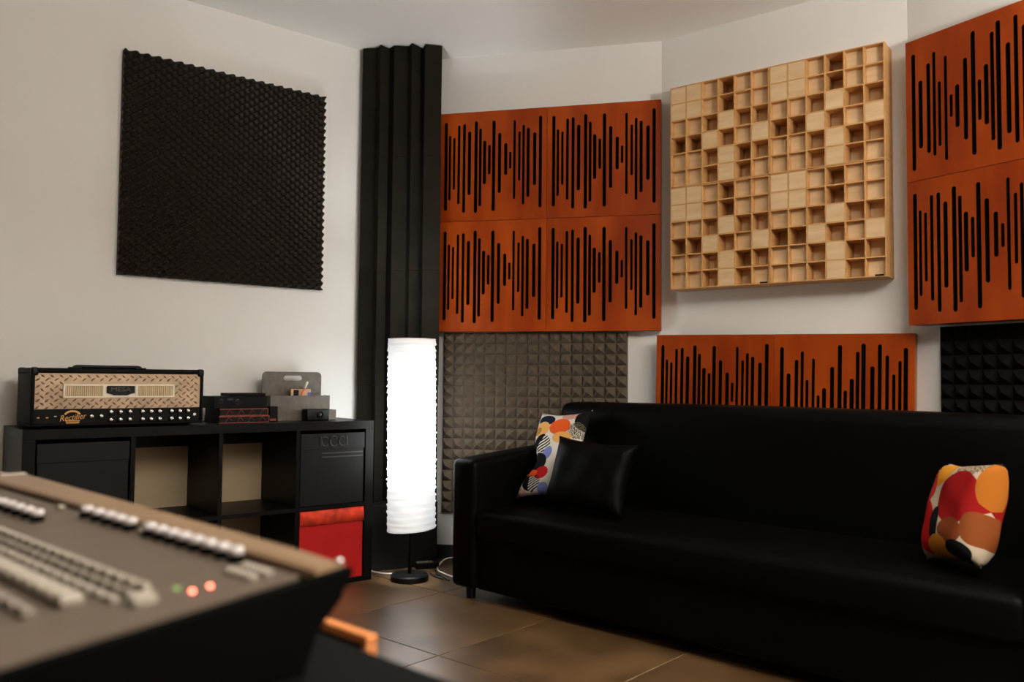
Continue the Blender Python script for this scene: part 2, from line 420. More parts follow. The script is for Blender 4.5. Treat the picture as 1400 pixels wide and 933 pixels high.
# ================================================================== CELL DIFFUSERS
HD = 127.66; td = Vector((math.sin(R(HD)), math.cos(R(HD)), 0)); TLD = Vector((0.7858, 4.2318, 1.472 + EYE))
DM = 0.5097; CT = 0.0058; DEP = [0.001, 0.030, 0.078, 0.116]
PAT = ['001311', '001311', '112022', '330210', '112032', '112021']
cell = (DM - CT) / 6
blk = {}
def diffuser(P, label, tagged):
    r = empty('cell_diffuser', P, head(HD)); tag(r, label, 'diffuser', 'four pale wooden cell diffusers')
    g = 0.0012
    T = 0.126
    for (a, b, c, d) in ((g, CT, g, DM-g), (DM-CT, DM-g, g, DM-g)): bx('side_board', 'pine', r, a, b, 0, T, c, d)
    for (c, d) in ((g, CT), (DM-CT, DM-g)): bx('side_board', 'pine', r, CT, DM-CT, 0, T, c, d)
    bx('back_board', 'pine', r, CT, DM-CT, 0.119, T, CT, DM-CT)
    for k in range(1, 6):
        x = k*cell; bx('divider', 'pine', r, x, x+CT, 0.0, 0.119, CT, DM-CT)
        bx('shelf_strip', 'pine', r, CT, DM-CT, 0.0006, 0.1185, x, x+CT)
    w2 = cell - CT
    for row in range(6):
        for c in range(6):
            k = int(PAT[row][c])
            if k not in blk: blk[k] = MB().box(0.0004, w2-0.0004, DEP[k], 0.1188, 0.0004, w2-0.0004).mesh('block', 'pine_block', bevel=0.0008, seg=1)
            link('block', blk[k], r, (CT + c*cell, 0, CT + (5-row)*cell))
    if tagged: tag(bx('maker_tag', 'plastic', r, DM-0.048, DM-0.012, -0.0012, 0.0004, 0.004, 0.011), 'small black tag')
    return r
for i in range(2):
    for j in range(2):
        P = TLD + td*(DM*i) - Vector((0, 0, DM*(j+1)))
        lab = [['pale wooden cell diffuser, upper one beside the orange slotted panels', 'pale wooden cell diffuser with black tag, lower one beside orange slotted panels'],
               ['pale wooden cell diffuser, upper one beside the dark red right wall panels', 'pale wooden cell diffuser with black tag, lower one beside dark red panels']][i][j]
        diffuser(P, lab, j == 1)

# ================================================================== FOAM
def heightfield(name, W, Ht, nx, nz, fn, m, base=0.0, smooth=True):
    """sheet in local xz, front towards -y; fn(u, v) = height towards the room"""
    vs = []; fs = []
    for j in range(nz+1):
        for i in range(nx+1):
            u = W*i/nx; v = Ht*j/nz; vs.append((u, -fn(u, v), v))
    for j in range(nz):
        for i in range(nx):
            a = j*(nx+1)+i; fs.append((a, a+1, a+nx+2, a+nx+1))
    k = len(vs); ring = [i for i in range(nx+1)] + [j*(nx+1)+nx for j in range(1, nz+1)] + [nz*(nx+1)+i for i in range(nx-1, -1, -1)] + [j*(nx+1) for j in range(nz-1, 0, -1)]
    for r_ in ring: vs.append((vs[r_][0], base, vs[r_][2]))
    n = len(ring)
    for i in range(n): fs.append((ring[(i+1)%n], ring[i], k+i, k+(i+1)%n))
    fs.append(tuple(k+i for i in range(n-1, -1, -1)))
    me = bpy.data.meshes.new(name); me.from_pydata(vs, [], fs); me.materials.append(M[m])
    if smooth:
        for p in me.polygons[:nx*nz]: p.use_smooth = True
    return me
HF = 50.143; TLF = Vector((-1.7544, 3.7752, 1.4758 + EYE))
tf = Vector((math.sin(R(HF)), math.cos(R(HF)), 0)); nf = Vector((-tf.y, tf.x, 0))
pu, pv = 1.0/20, 1.021/28
me = heightfield('egg_crate_foam', 1.0, 1.021, 160, 168, lambda u, v: 0.004 + 0.013*math.cos(2*math.pi*u/pu)*math.cos(2*math.pi*v/pv) , 'egg_foam', base=0.022)
o = link('egg_crate_foam', me, None, TLF - Vector((0, 0, 1.021)) + nf*0.012, (0, 0, head(HF)))
tag(o, 'large square black egg-crate foam sheet on the left wall', 'foam panel')
def pyramid_mesh(name, W, Ht, nx, nz, hgt, m, base):
    mb = MB(); cw = W/nx; ch = Ht/nz; g = 0.0008
    for j in range(nz):
        for i in range(nx):
            x0, x1, z0, z1 = i*cw, (i+1)*cw, j*ch, (j+1)*ch
            mb.add([(x0,0,z0),(x1,0,z0),(x1,0,z1),(x0,0,z1),((x0+x1)/2,-hgt,(z0+z1)/2)], [(0,1,4),(1,2,4),(2,3,4),(3,0,4)])
    mb.box(0, W, 0.0, base, 0, Ht)
    return mb.mesh(name, m)
n4 = Vector((-math.cos(R(H4)), math.sin(R(H4)), 0))
A4 = Vector((-0.385, 4.6302, 0))       # left edge of the foam, measured on the wall
W4 = Vector((V0.x, V0.y, 0)) + t4*((A4 - Vector((V0.x, V0.y, 0))).dot(t4)) - n4*0.021
o = link('pyramid_foam', pyramid_mesh('pyramid_foam', 1.005, 0.977, 17, 17, 0.044, 'pyr_foam', 0.02), None, (W4.x, W4.y, 0.252), (0, 0, head(H4)))
tag(o, 'grey pyramid foam sheet beside the glowing lamp, under slotted panels', 'foam panel')
nr = Vector((-math.cos(R(HR)), math.sin(R(HR)), 0))
sR = (Vector((1.7838, 3.5349, 0)) - Vector((V2.x, V2.y, 0))).dot(tr)
WR = Vector((V2.x, V2.y, 0)) + tr*sR - nr*0.021
o = link('pyramid_foam', pyramid_mesh('pyramid_foam', 1.005, 1.005, 17, 17, 0.03, 'dark_foam', 0.02), None, (WR.x, WR.y, 0.205), (0, 0, head(HR)))
tag(o, 'black pyramid foam sheet on right wall below dark red panels', 'foam panel')

# ================================================================== CORNER COLUMN OF BASS TRAPS
FR = [(-0.82,4.545),(-0.74,4.535),(-0.716,4.488),(-0.677,4.545),(-0.644,4.498),(-0.568,4.51),(-0.545,4.462),(-0.496,4.538),(-0.477,4.477),(-0.388,4.498)]
BK = [(-0.415,4.60),(-0.633,4.725),(-0.825,4.565)]
zs = [0.33, 0.94, 1.55, 2.16, CEIL - 0.004]
ord_ = ['lowest', 'second lowest', 'second highest', 'topmost']
for k in range(4):
    s = [1.0, 1.012, 1.006, 0.996][k]; c = Vector((-0.6, 4.6))
    poly = [tuple(c + (Vector(p) - c)*s) for p in FR] + BK
    o = MB().prism(poly, zs[k] + 0.0006, zs[k+1] - 0.0006).build('bass_trap', 'trap_foam')
    tag(o, f'black grooved foam bass trap in the corner, {ord_[k]} of the stack', 'bass trap', 'stacked bass traps in the corner')
o = MB().prism([(-0.725,4.335),(-0.385,4.53),(-0.40,4.62),(-0.633,4.728),(-0.845,4.555)], 0.0, 0.33).build('plinth_box', 'plinth', bevel=0.004)
tag(o, 'black box on the floor under the corner bass traps', 'box')

# ================================================================== FLOOR LAMP
lamp = empty('floor_lamp', (-0.487, 4.185, 0)); tag(lamp, 'glowing white paper column floor lamp with black disc base', 'lamp')
MB().lathe([(0.0,0.0),(0.086,0.0),(0.092,0.004),(0.092,0.024),(0.086,0.030),(0.03,0.032),(0.0,0.032)], 40).build('base', 'plastic', lamp, smooth=False)
MB().lathe([(0.009,0.03),(0.009,1.1)], 12).build('pole', 'plastic', lamp, smooth=True)
bulb = bpy.data.lights.new('bulb', 'POINT'); bulb.energy = 26; bulb.shadow_soft_size = 0.03; bulb.color = (0.9, 0.97, 1.0)
bo = bpy.data.objects.new('bulb', bulb); COL.objects.link(bo); bo.parent = lamp; bo.location = (0.03, 0, 0.95)
vs = []; fs = []; nr_, ns = 150, 72
ring_off = []
z = 0
for j in range(nr_+1):
    f = j/nr_
    zz = 0.245 + 0.925*f
    rip = 0.0022*math.sin(f*2*math.pi*31 + 1.3*math.sin(f*23)) + 0.0018*math.sin(f*2*math.pi*57 + 2*math.sin(f*11))
    for i in range(ns):
        a = 2*math.pi*i/ns
        r_ = 0.1165 + rip*(1 + 0.5*math.sin(3*a + f*40)) + 0.0012*math.sin(5*a + f*90)
        vs.append((r_*math.cos(a) - 0.010*(f-0.5), r_*math.sin(a), zz + 0.004*math.sin(2*a + f*30)*(0.5) + (0.010*math.cos(a)*(1-f))))
for j in range(nr_):
    for i in range(ns): fs.append((j*ns+i, j*ns+(i+1)%ns, (j+1)*ns+(i+1)%ns, (j+1)*ns+i))
me = bpy.data.meshes.new('shade'); me.from_pydata(vs, [], fs); me.materials.append(M['lamp_paper'])
for p in me.polygons: p.use_smooth = True
link('shade', me, lamp)
MB().tube([(0.1165*math.cos(a)+0.005, 0.1165*math.sin(a), 0.245+0.010*math.cos(a)) for a in np.linspace(0, 2*math.pi, 49)], 0.002, 6).build('hoop', 'paper', lamp)
MB().tube([(0.1165*math.cos(a)-0.005, 0.1165*math.sin(a), 1.170) for a in np.linspace(0, 2*math.pi, 49)], 0.002, 6).build('hoop', 'paper', lamp)

# ================================================================== SHELF UNIT
C0 = Vector((-0.7054, 4.1642, 0))
su = empty('shelf_unit', C0, head(HF)); tag(su, 'long black cube shelf unit along the left wall', 'shelf unit')
XL, XR, SD = -1.475, 0.042, 0.385
bx('top_board', 'cab_black', su, XL, XR, 0, SD, 0.731, 0.77, 0.001)
bx('bottom_board', 'cab_black', su, XL, XR, 0, SD, 0.0, 0.022, 0.001)
bx('side_board', 'cab_black', su, XR-0.0445, XR, 0.0005, SD, 0.0225, 0.7305, 0.001)
bx('side_board', 'cab_black', su, XL, XL+0.045, 0.0005, SD, 0.0225, 0.7305, 0.001)
OP = [(-0.003-0.361*k-0.342, -0.003-0.361*k) for k in range(4)]
for k in range(3): bx('divider', 'cab_black', su, OP[k][0]-0.0185, OP[k][0]-0.0005, 0.001, SD, 0.0225, 0.7305)
for k in range(4): bx('shelf_board', 'cab_black', su, OP[k][0]+0.0002, OP[k][1]-0.0005, 0.001, SD, 0.360, 0.378)
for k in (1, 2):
    bx('shade_panel', 'wall_shade', su, OP[k][0], OP[k][1], SD-0.006, SD-0.001, 0.3785, 0.655)  # added sheet coloured like the shaded wall behind the open cube
    bx('shade_strip', 'cab_black', su, OP[k][0], OP[k][1], SD-0.014, SD-0.001, 0.6555, 0.7305)  # black strip painting the shadow cast below the top board
    bx('shade_panel', 'wall_shade', su, OP[k][0], OP[k][1], SD-0.006, SD-0.001, 0.0225, 0.3595)
bx('shade_panel', 'wall_shade', su, OP[3][0], OP[3][1], SD-0.006, SD-0.001, 0.0225, 0.3595)
def cloc(x, y, z): return C0 + tf*x + nf*y + Vector((0, 0, z))
# black drawer box and red box in the end column
r = empty('storage_box', cloc(-0.174, 0.006, 0.3785), head(HF)); tag(r, 'black storage box in the shelf unit above the red box', 'box')
bx('body', 'box_black', r, -0.166, 0.166, 0.0, 0.36, 0.0, 0.335, 0.003)
bx('rim', 'box_black', r, -0.167, 0.167, -0.004, 0.0, 0.262, 0.336, 0.001)
for k, zz in enumerate((0.222, 0.240)): bx('ridge', 'box_print', r, -0.06, 0.16, -0.0022, 0.0, zz, zz+0.006)
lm = MB()
for (cx, rr_) in ((-0.045, 0.022), (0.0, 0.024), (0.045, 0.022)):
    pts = [(cx+0.8*rr_*math.cos(a), -0.0052, 0.299+rr_*math.sin(a)) for a in np.linspace(0.6, 5.7, 14)]
    lm.tube(pts, 0.0028, 5)
for x in (-0.066, 0.07): lm.box(x-0.003, x+0.003, -0.006, -0.004, 0.277, 0.322)
lm.build('print', 'box_print', r)
r = empty('storage_box', cloc(-0.1735, 0.006, 0.0225), head(HF)); tag(r, 'bright red storage box with folded flap in the shelf unit', 'box')
bx('body', 'box_red', r, -0.165, 0.166, 0.0, 0.36, 0.0, 0.332, 0.003)
mb = MB(); nxf = 14
for i in range(nxf+1):
    x = -0.166 + 0.333*i/nxf; wv = 0.003*math.sin(i*1.7)
    mb.v += [(x, -0.006+wv*0.4, 0.268+wv*0.6), (x, -0.008+wv*0.5, 0.30), (x, -0.003, 0.3345), (x, 0.0, 0.268+wv*0.6), (x, 0.0, 0.3345)]
for i in range(nxf):
    a = i*5; b = a+5
    mb.f += [(a, b, b+1, a+1), (a+1, b+1, b+2, a+2), (a+2, b+2, b+4, a+4), (a+3, b+3, b, a), (a+4, b+4, b+3, a+3)]
mb.f += [(0, 1, 2, 4, 3), tuple(nxf*5+q for q in (3, 4, 2, 1, 0))]
mb.build('flap', 'box_flap', r, smooth=True)
# a dark bin in the cube under the amplifier
r = empty('storage_box', cloc(-1.257, 0.006, 0.3785), head(HF)); tag(r, 'black storage box in the shelf unit under the amplifier head', 'box')
bx('body', 'box_black', r, -0.166, 0.166, 0.0, 0.36, 0.0, 0.335, 0.003)
bx('rim', 'box_black', r, -0.167, 0.167, -0.004, 0.0, 0.262, 0.336, 0.001)

# ================================================================== AMPLIFIER HEAD
AW, AH, AD = 0.658, 0.228, 0.26
am = empty('amplifier_head', cloc(-1.449, 0.018, 0.77), head(HF)); tag(am, 'guitar amplifier head with diamond plate front on the shelf unit', 'amplifier')
Z0 = 0.008
mb = MB(); e = 0.014
shell = MB()
# open-front shell: top, bottom, sides, back
bx('shell_top', 'tolex', am, 0, AW, 0, AD, AH+Z0-0.020, AH+Z0, 0.006, 3, True)
bx('shell_bottom', 'tolex', am, 0, AW, 0, AD, Z0, Z0+0.012, 0.004, 2, True)
bx('shell_side', 'tolex', am, 0, e, 0, AD, Z0+0.012, AH+Z0-0.0205, 0.004, 2, True)
bx('shell_side', 'tolex', am, AW-e, AW, 0, AD, Z0+0.012, AH+Z0-0.0205, 0.004, 2, True)
bx('shell_back', 'tolex', am, e, AW-e, AD-0.01, AD, Z0+0.012, AH+Z0-0.0205)
for x in (0.05, AW-0.05):
    for y in (0.04, AD-0.04): MB().lathe([(0.014, 0.0), (0.014, Z0), (0.0, Z0)], 14, (x, y)).build('foot', 'plastic', am)
for x in (-0.002, AW-0.026):
    for y in (-0.002, AD-0.026):
        bx('corner_cap', 'plastic', am, x, x+0.028, y, y+0.028, AH+Z0-0.030, AH+Z0+0.0025, 0.009, 4, True)
pz0, pz1 = 0.0765, AH+Z0-0.0205
pl = bx('diamond_plate', 'steel', am, e, AW-e, 0.006, 0.012, pz0, pz1)
loz = MB()
for i in range(40):
    for j in range(10):
        if (i + j) % 2: continue
        x = e + 0.010 + i*0.0163; z = pz0 + 0.006 + j*0.0136
        if x > AW-e-0.008 or z > pz1-0.005: continue
        if 0.119 < x < 0.54 and 0.112 < z < 0.178: continue
        a = R(40) if i % 2 == 0 else R(-40); ca, sa = math.cos(a), math.sin(a); L_, B_ = 0.0105, 0.0040
        pt = lambda p, q, y: (x + p*ca - q*sa, y, z + p*sa + q*ca)
        loz.add([pt(-L_,0,0.006), pt(0,-B_,0.006), pt(L_,0,0.006), pt(0,B_,0.006), pt(-L_*0.5,0,0.0022), pt(L_*0.5,0,0.0022)],
                [(0,1,4),(1,5,4),(1,2,5),(2,3,5),(3,4,5),(3,0,4)])
o = loz.build('tread', 'steel', pl); tag(o, kind='stuff')
# badge: frame with two barred windows and a name plate
bd = MB()
bx0, bx1, bz0, bz1 = 0.112, 0.536, 0.120, 0.173
for (a, b, c, d) in ((bx0, bx1, bz1-0.006, bz1), (bx0, bx1, bz0, bz0+0.006), (bx0, bx0+0.007, bz0+0.006, bz1-0.006), (bx1-0.007, bx1, bz0+0.006, bz1-0.006),
                     (0.256, 0.266, bz0+0.006, bz1-0.006), (0.380, 0.390, bz0+0.006, bz1-0.006)): bd.box(a, b, 0.000, 0.006, c, d)
fr = bd.build('badge_frame', 'badge', am)
for (a, b) in ((bx0+0.007, 0.256), (0.390, bx1-0.007)):
    gpl = bx('grille', 'badge_grill', am, a, b, 0.0045, 0.006, bz0+0.006, bz1-0.006)
    bars = MB(); n = 18
    for k in range(n):
        x = a + (b-a)*(k+0.5)/n; bars.box(x-0.0022, x+0.0022, 0.0015, 0.0045, bz0+0.006, bz1-0.006)
    tag(bars.build('bars', 'badge_bars', gpl), kind='stuff')
bx('badge_centre', 'badge', am, 0.266, 0.380, 0.0035, 0.006, bz0+0.006, bz1-0.006)
npz = MB().prism_y([(0.270,0.146),(0.270,0.138),(0.285,0.135),(0.297,0.129),(0.349,0.129),(0.361,0.135),(0.376,0.138),(0.376,0.146),(0.376,0.163),(0.372,0.167),(0.274,0.167),(0.270,0.163)], -0.002, 0.0035).build('name_plate', 'plastic', am)
link('lettering', text_mesh('lettering', 'MESA', 0.024, 'name_letter', 0.0006, sx=1.3), npz, (0.323, -0.0022, 0.152), (R(90), 0, 0)).scale = (1.35, 1, 1)
# control panel, knobs, switches, logo
cp = bx('control_panel', 'gear_black', am, e, AW-e, 0.004, 0.012, Z0+0.0125, pz0-0.0008)
kx = [0.286, 0.322, 0.358, 0.407, 0.441, 0.475, 0.523, 0.557, 0.591]
kme = MB().lathe([(0.0075, 0.0), (0.0075, 0.004), (0.0062, 0.013), (0.0, 0.013)], 14, axis='y').mesh('knob', 'plastic', smooth=False)
cme = MB().lathe([(0.0078, 0.0135), (0.0068, 0.0165), (0.0, 0.0168)], 14, axis='y').mesh('knob_cap', 'chrome', smooth=True)
for zz in (0.063, 0.032):
    for x in kx:
        k = link('knob', kme, am, (x, 0.004, zz)); link('knob_cap', cme, k)
for x in (0.214, 0.249):
    k = link('knob', kme, am, (x, 0.004, 0.047)); link('knob_cap', cme, k)
for x in (0.028, 0.058):
    s_ = bx('rocker_switch', 'plastic', am, x-0.006, x+0.006, 0.0, 0.004, 0.030, 0.048, 0.001)
    bx('switch_mark', 'logo', s_, x-0.0045, x+0.0045, -0.0008, 0.0, 0.042, 0.046)
bx('pilot_light', 'chrome', am, 0.082, 0.093, 0.001, 0.004, 0.046, 0.050)
MB().lathe([(0.006, 0.0), (0.006, 0.004), (0.003, 0.004), (0.0, 0.001)], 14, axis='y').build('jack', 'chrome', am, loc=(0.622, 0.004, 0.047))
lg = link('logo_script', text_mesh('logo_script', 'Rectifier', 0.030, 'logo', 0.0006, shear=0.35), cp, (0.148, 0.0028, 0.043), (R(90), R(-6), 0))
lg.scale = (0.92, 1.1, 1)
arc = [(0.148-0.031*math.cos(a), 0.050+0.021*math.sin(a)) for a in np.linspace(0.25, math.pi-0.25, 15)]
arc2 = [(0.148-0.024*math.cos(a), 0.050+0.014*math.sin(a)) for a in np.linspace(0.25, math.pi-0.25, 15)]
am_ = MB()
for k in range(14): am_.prism_y([arc[k], arc2[k], arc2[k+1], arc[k+1]], 0.0028, 0.004)
am_.build('logo_arch', 'logo', cp)
fm_ = MB()
for k, (z_, hw) in enumerate(((0.030, 0.026), (0.0245, 0.024), (0.0195, 0.022))): fm_.box(0.149-hw, 0.149+hw, 0.0028, 0.004, z_-0.0017, z_+0.0017)
fm_.build('logo_foot', 'logo', cp)
hd = MB().tube(spline([(0.175, AD/2, AH+Z0+0.001), (0.180, AD/2, AH+Z0+0.006), (0.2, AD/2, AH+Z0+0.008), (0.31, AD/2, AH+Z0+0.007), (0.41, AD/2, AH+Z0+0.008), (0.43, AD/2, AH+Z0+0.006), (0.435, AD/2, AH+Z0+0.001)], 5), 0.007, 8).build('handle', 'plastic', am, smooth=True)
for x in (0.178, 0.432): bx('handle_bracket', 'plastic', am, x-0.022, x+0.022, AD/2-0.014, AD/2+0.014, AH+Z0-0.0005, AH+Z0+0.006, 0.002)

# ================================================================== SMALL GEAR ON THE SHELF UNIT
def interface(x0, x1, y, z, label):
    r = empty('audio_interface', cloc(x0, y, z), head(HF)); tag(r, label, 'audio interface', 'two red-trimmed units stacked on the shelf unit')
    W_ = x1-x0; H_ = 0.0325
    bx('case', 'gear_black', r, 0, W_, 0.004, 0.18, 0.0, H_, 0.002)
    f = bx('face', 'plastic', r, 0.004, W_-0.004, 0.001, 0.0045, 0.003, H_-0.003)
    t = MB(); t.box(0.0, W_, 0.0, 0.004, H_-0.0045, H_-0.0005); t.box(0.0, W_, 0.0, 0.004, 0.0005, 0.0035)
    t.box(W_-0.004, W_, 0, 0.004, 0.0035, H_-0.0045)
    t.build('trim', 'gear_trim', r)
    zz = MB()
    for k in range(4):
        a = 0.03 + k*0.052
        for (p, q) in (((a, 0.005), (a+0.014, H_-0.005)), ((a+0.014, H_-0.005), (a+0.030, 0.010))):
            zz.tube([(p[0], 0.0006, p[1]), (q[0], 0.0006, q[1])], 0.0011, 4)
    zz.build('zigzag', 'gear_trim', r)
    return r
interface(-0.697, -0.462, 0.08, 0.77, 'black unit with red zigzag trim, resting on the shelf unit top')
interface(-0.694, -0.468, 0.08, 0.803, 'black unit with red zigzag trim, on top of its twin')
r = empty('preamp_box', cloc(-0.722, 0.082, 0.836), head(HF)); tag(r, 'black preamp box with two silver-ringed knobs on red-trimmed units', 'preamp')
bx('case', 'gear_black', r, 0.0, 0.249, 0.0, 0.17, 0.0, 0.054, 0.002)
for x in (0.035, 0.110):
    k = MB().lathe([(0.011, 0.0), (0.0105, 0.010), (0.0, 0.010)], 16, axis='y').build('knob', 'plastic', r, loc=(x, 0.0, 0.029))
    MB().lathe([(0.0125, 0.0), (0.0125, 0.0015), (0.0112, 0.0018)], 16, axis='y').build('ring', 'org_grey', k)
bx('display', 'box_print', r, 0.062, 0.088, -0.001, 0.0, 0.036, 0.046)
r = empty('switch_box', cloc(-0.640, 0.090, 0.8905), head(HF)); tag(r, 'slim black box lying on top of the preamp', 'device')
bx('case', 'gear_black', r, 0, 0.164, 0, 0.13, 0.0, 0.0135, 0.002); bx('edge_strip', 'org_grey', r, 0.160, 0.1645, -0.001, 0.0, 0.001, 0.0125)  # pale grey strip at one end of the front
r = empty('power_supply', cloc(-0.452, 0.10, 0.77), head(HF)); tag(r, 'small black power box between red-trimmed units and desk organizer', 'device')
bx('case', 'gear_black', r, 0, 0.040, 0, 0.09, 0.0, 0.072, 0.003); bx('label_strip', 'gear_trim', r, 0.002, 0.030, -0.001, 0.0, 0.006, 0.016)
# desk organizer
r = empty('desk_organizer', cloc(-0.404, 0.17, 0.77), head(HF)); tag(r, 'grey metal desk organizer with handle hole and two trays', 'organizer')
def plate_with_hole():
    bm = bmesh.new()
    def loop(pts):
        v = [bm.verts.new((x, 0, z)) for x, z in pts]; return [bm.edges.new((v[i], v[(i+1)%len(v)])) for i in range(len(v))]
    W_, H_, rr_ = 0.313, 0.235, 0.022
    out = [(W_, 0.0)]
    out += [(W_-rr_+rr_*math.cos(a), H_-rr_+rr_*math.sin(a)) for a in np.linspace(0, math.pi/2, 6)]
    out += [(rr_+rr_*math.cos(a), H_-rr_+rr_*math.sin(a)) for a in np.linspace(math.pi/2, math.pi, 6)] + [(0.0, 0.0)]
    es = loop(out)
    hx0, hx1, hz, hr = 0.122, 0.196, 0.2035, 0.0125
    es += loop([(hx1+hr*math.cos(a), hz+hr*math.sin(a)) for a in np.linspace(-math.pi/2, math.pi/2, 8)] + [(hx0+hr*math.cos(a), hz+hr*math.sin(a)) for a in np.linspace(math.pi/2, 3*math.pi/2, 8)])
    bmesh.ops.triangle_fill(bm, use_beauty=True, edges=es)
    g = bmesh.ops.extrude_face_region(bm, geom=list(bm.faces))['geom']
    bmesh.ops.translate(bm, vec=(0, 0.004, 0), verts=[q for q in g if isinstance(q, bmesh.types.BMVert)])
    bmesh.ops.recalc_face_normals(bm, faces=bm.faces)
    me = bpy.data.meshes.new('back_plate'); bm.to_mesh(me); bm.free(); me.materials.append(M['org_grey']); return me
link('back_plate', plate_with_hole(), r, (0, 0.13, 0))
def tray(nm, x0, x1, y0, y1, hz):
    t = MB(); q = 0.003
    t.box(x0, x1, y0, y0+q, 0, hz); t.box(x0, x0+q, y0+q, y1, 0, hz); t.box(x1-q, x1, y0+q, y1, 0, hz); t.box(x0+q, x1-q, y0+q, y1, 0, 0.003)
    return t.build(nm, 'org_grey', r)
tray('rear_tray', 0.015, 0.329, 0.066, 0.128, 0.118); tray('front_tray', 0.025, 0.330, 0.0, 0.064, 0.049)
pk = empty('sticky_note_pack', cloc(-0.275, 0.255, 0.868), head(HF)); tag(pk, 'tan card pack standing in the organizer rear tray', 'card pack')
bx('pack', 'card', pk, 0, 0.105, 0, 0.015, 0, 0.052); bx('dark_strip', 'gear_black', pk, 0.012, 0.040, -0.001, 0.0, 0.002, 0.048); bx('blue_corner', 'blue', pk, 0.088, 0.105, -0.001, 0.0, 0.016, 0.036)
pn = empty('pen', (0, 0, 0)); tag(pn, 'orange pen with white cap leaning in the organizer', 'pen')
p0, p1, p2 = cloc(-0.252, 0.246, 0.835), cloc(-0.209, 0.243, 0.925), cloc(-0.195, 0.242, 0.956)
MB().tube([p0, p1], 0.0045, 8).build('barrel', 'pencil', pn, smooth=True); MB().tube([p1, p2], 0.0058, 8).build('cap', 'white_plastic', pn, smooth=True)
o = MB().prism([(0.0,0.0),(0.05,0.004),(0.047,0.04),(-0.004,0.036)], 0, 0.02).build('paper_scrap', 'white_plastic', loc=cloc(-0.215, 0.185, 0.803), rot=(0, 0, head(HF))); tag(o, 'crumpled white paper in the organizer front tray', 'paper')
bx('floor_block', 'org_dark', r, 0.17, 0.26, 0.006, 0.06, 0.003, 0.032)
r = empty('mini_speaker', cloc(-0.263, 0.105, 0.77), head(HF)); tag(r, 'small black box with round lens in front of the organizer', 'device')
bx('case', 'plastic', r, 0, 0.118, 0, 0.055, 0, 0.056, 0.006, 3, True)
ln = MB().lathe([(0.016, 0.0), (0.016, 0.006), (0.012, 0.007), (0.010, 0.003), (0.0, 0.003)], 20, axis='y').build('lens_ring', 'gear_black', r, loc=(0.070, 0.0, 0.030))
MB().lathe([(0.006, 0.0035), (0.0, 0.0065)], 14, axis='y').build('lens', 'org_grey', ln)
o = MB().tube(spline([cloc(-0.08, 0.28, 0.889), cloc(-0.045, 0.33, 0.84), cloc(-0.01, 0.365, 0.775), cloc(0.0, 0.372, 0.773)], 6), 0.0016, 6).build('thin_cable', 'cord_black', smooth=True)
tag(o, 'thin grey cable running from organizer to the shelf unit edge', 'cable')

# ================================================================== SOFA
HS = 133.5; ts = Vector((math.sin(R(HS)), math.cos(R(HS)), 0)); ys = Vector((-ts.y, ts.x, 0)); OS = Vector((-0.269, 3.871, 0))
so = empty('sofa', OS, head(HS)); tag(so, 'long black leather sofa in front of the back wall', 'sofa')
def sloc(x, y, z): return OS + ts*x + ys*y + Vector((0, 0, z))
SLn, SDp, AWd = 2.42, 0.80, 0.145
def soft(name, x0, x1, y0, y1, z0, z1, r_, bulge=0.0, m='leather', parent=so, sub=6, shear=None):
    bm = bmesh.new(); bmesh.ops.create_cube(bm, size=1)
    for v in bm.verts: v.co = Vector(((x0+x1)/2 + v.co.x*(x1-x0), (y0+y1)/2 + v.co.y*(y1-y0), (z0+z1)/2 + v.co.z*(z1-z0)))
    bmesh.ops.bevel(bm, geom=list(bm.edges), offset=r_, segments=4, profile=0.5, affect='EDGES')
    bmesh.ops.subdivide_edges(bm, edges=[e_ for e_ in bm.edges if e_.calc_length() > 0.12], cuts=sub, use_grid_fill=True)
    for v in bm.verts:
        fx = (v.co.x-x0)/(x1-x0); fy = (v.co.y-y0)/(y1-y0); fz = (v.co.z-z0)/(z1-z0)
        bz = 16*fx*(1-fx)*fy*(1-fy); by = 16*fx*(1-fx)*fz*(1-fz)
        if fz > 0.8: v.co.z += bulge*bz
        if fy < 0.2: v.co.y -= bulge*0.6*by
        if shear: v.co.z += shear(fx, fy, fz)
    for f_ in bm.faces: f_.smooth = True
    me = bpy.data.meshes.new(name); bm.to_mesh(me); bm.free(); me.materials.append(M[m]); return link(name, me, parent)
soft('base', AWd-0.01, SLn-AWd+0.01, 0.03, SDp-0.02, 0.052, 0.30, 0.015)
soft('seat_cushion', AWd+0.004, SLn-AWd-0.004, 0.0, 0.60, 0.27, 0.405, 0.03, 0.012)
soft('backrest', 0.135, SLn-0.135, 0.575, SDp, 0.25, 0.868, 0.05, 0.008)
arm_sh = lambda fx, fy, fz: (0.05*fy*fz)
soft('armrest', 0.0, AWd, 0.0, SDp-0.03, 0.052, 0.618, 0.028, 0.004, shear=arm_sh)
soft('armrest', SLn-AWd, SLn, 0.0, SDp-0.03, 0.052, 0.618, 0.028, 0.004, shear=arm_sh)
for x in (0.075, SLn-0.075):
    for y in (0.06, SDp-0.08): MB().lathe([(0.020, 0.0), (0.023, 0.055), (0.0, 0.055)], 16, (x, y)).build('leg', 'plastic', so)
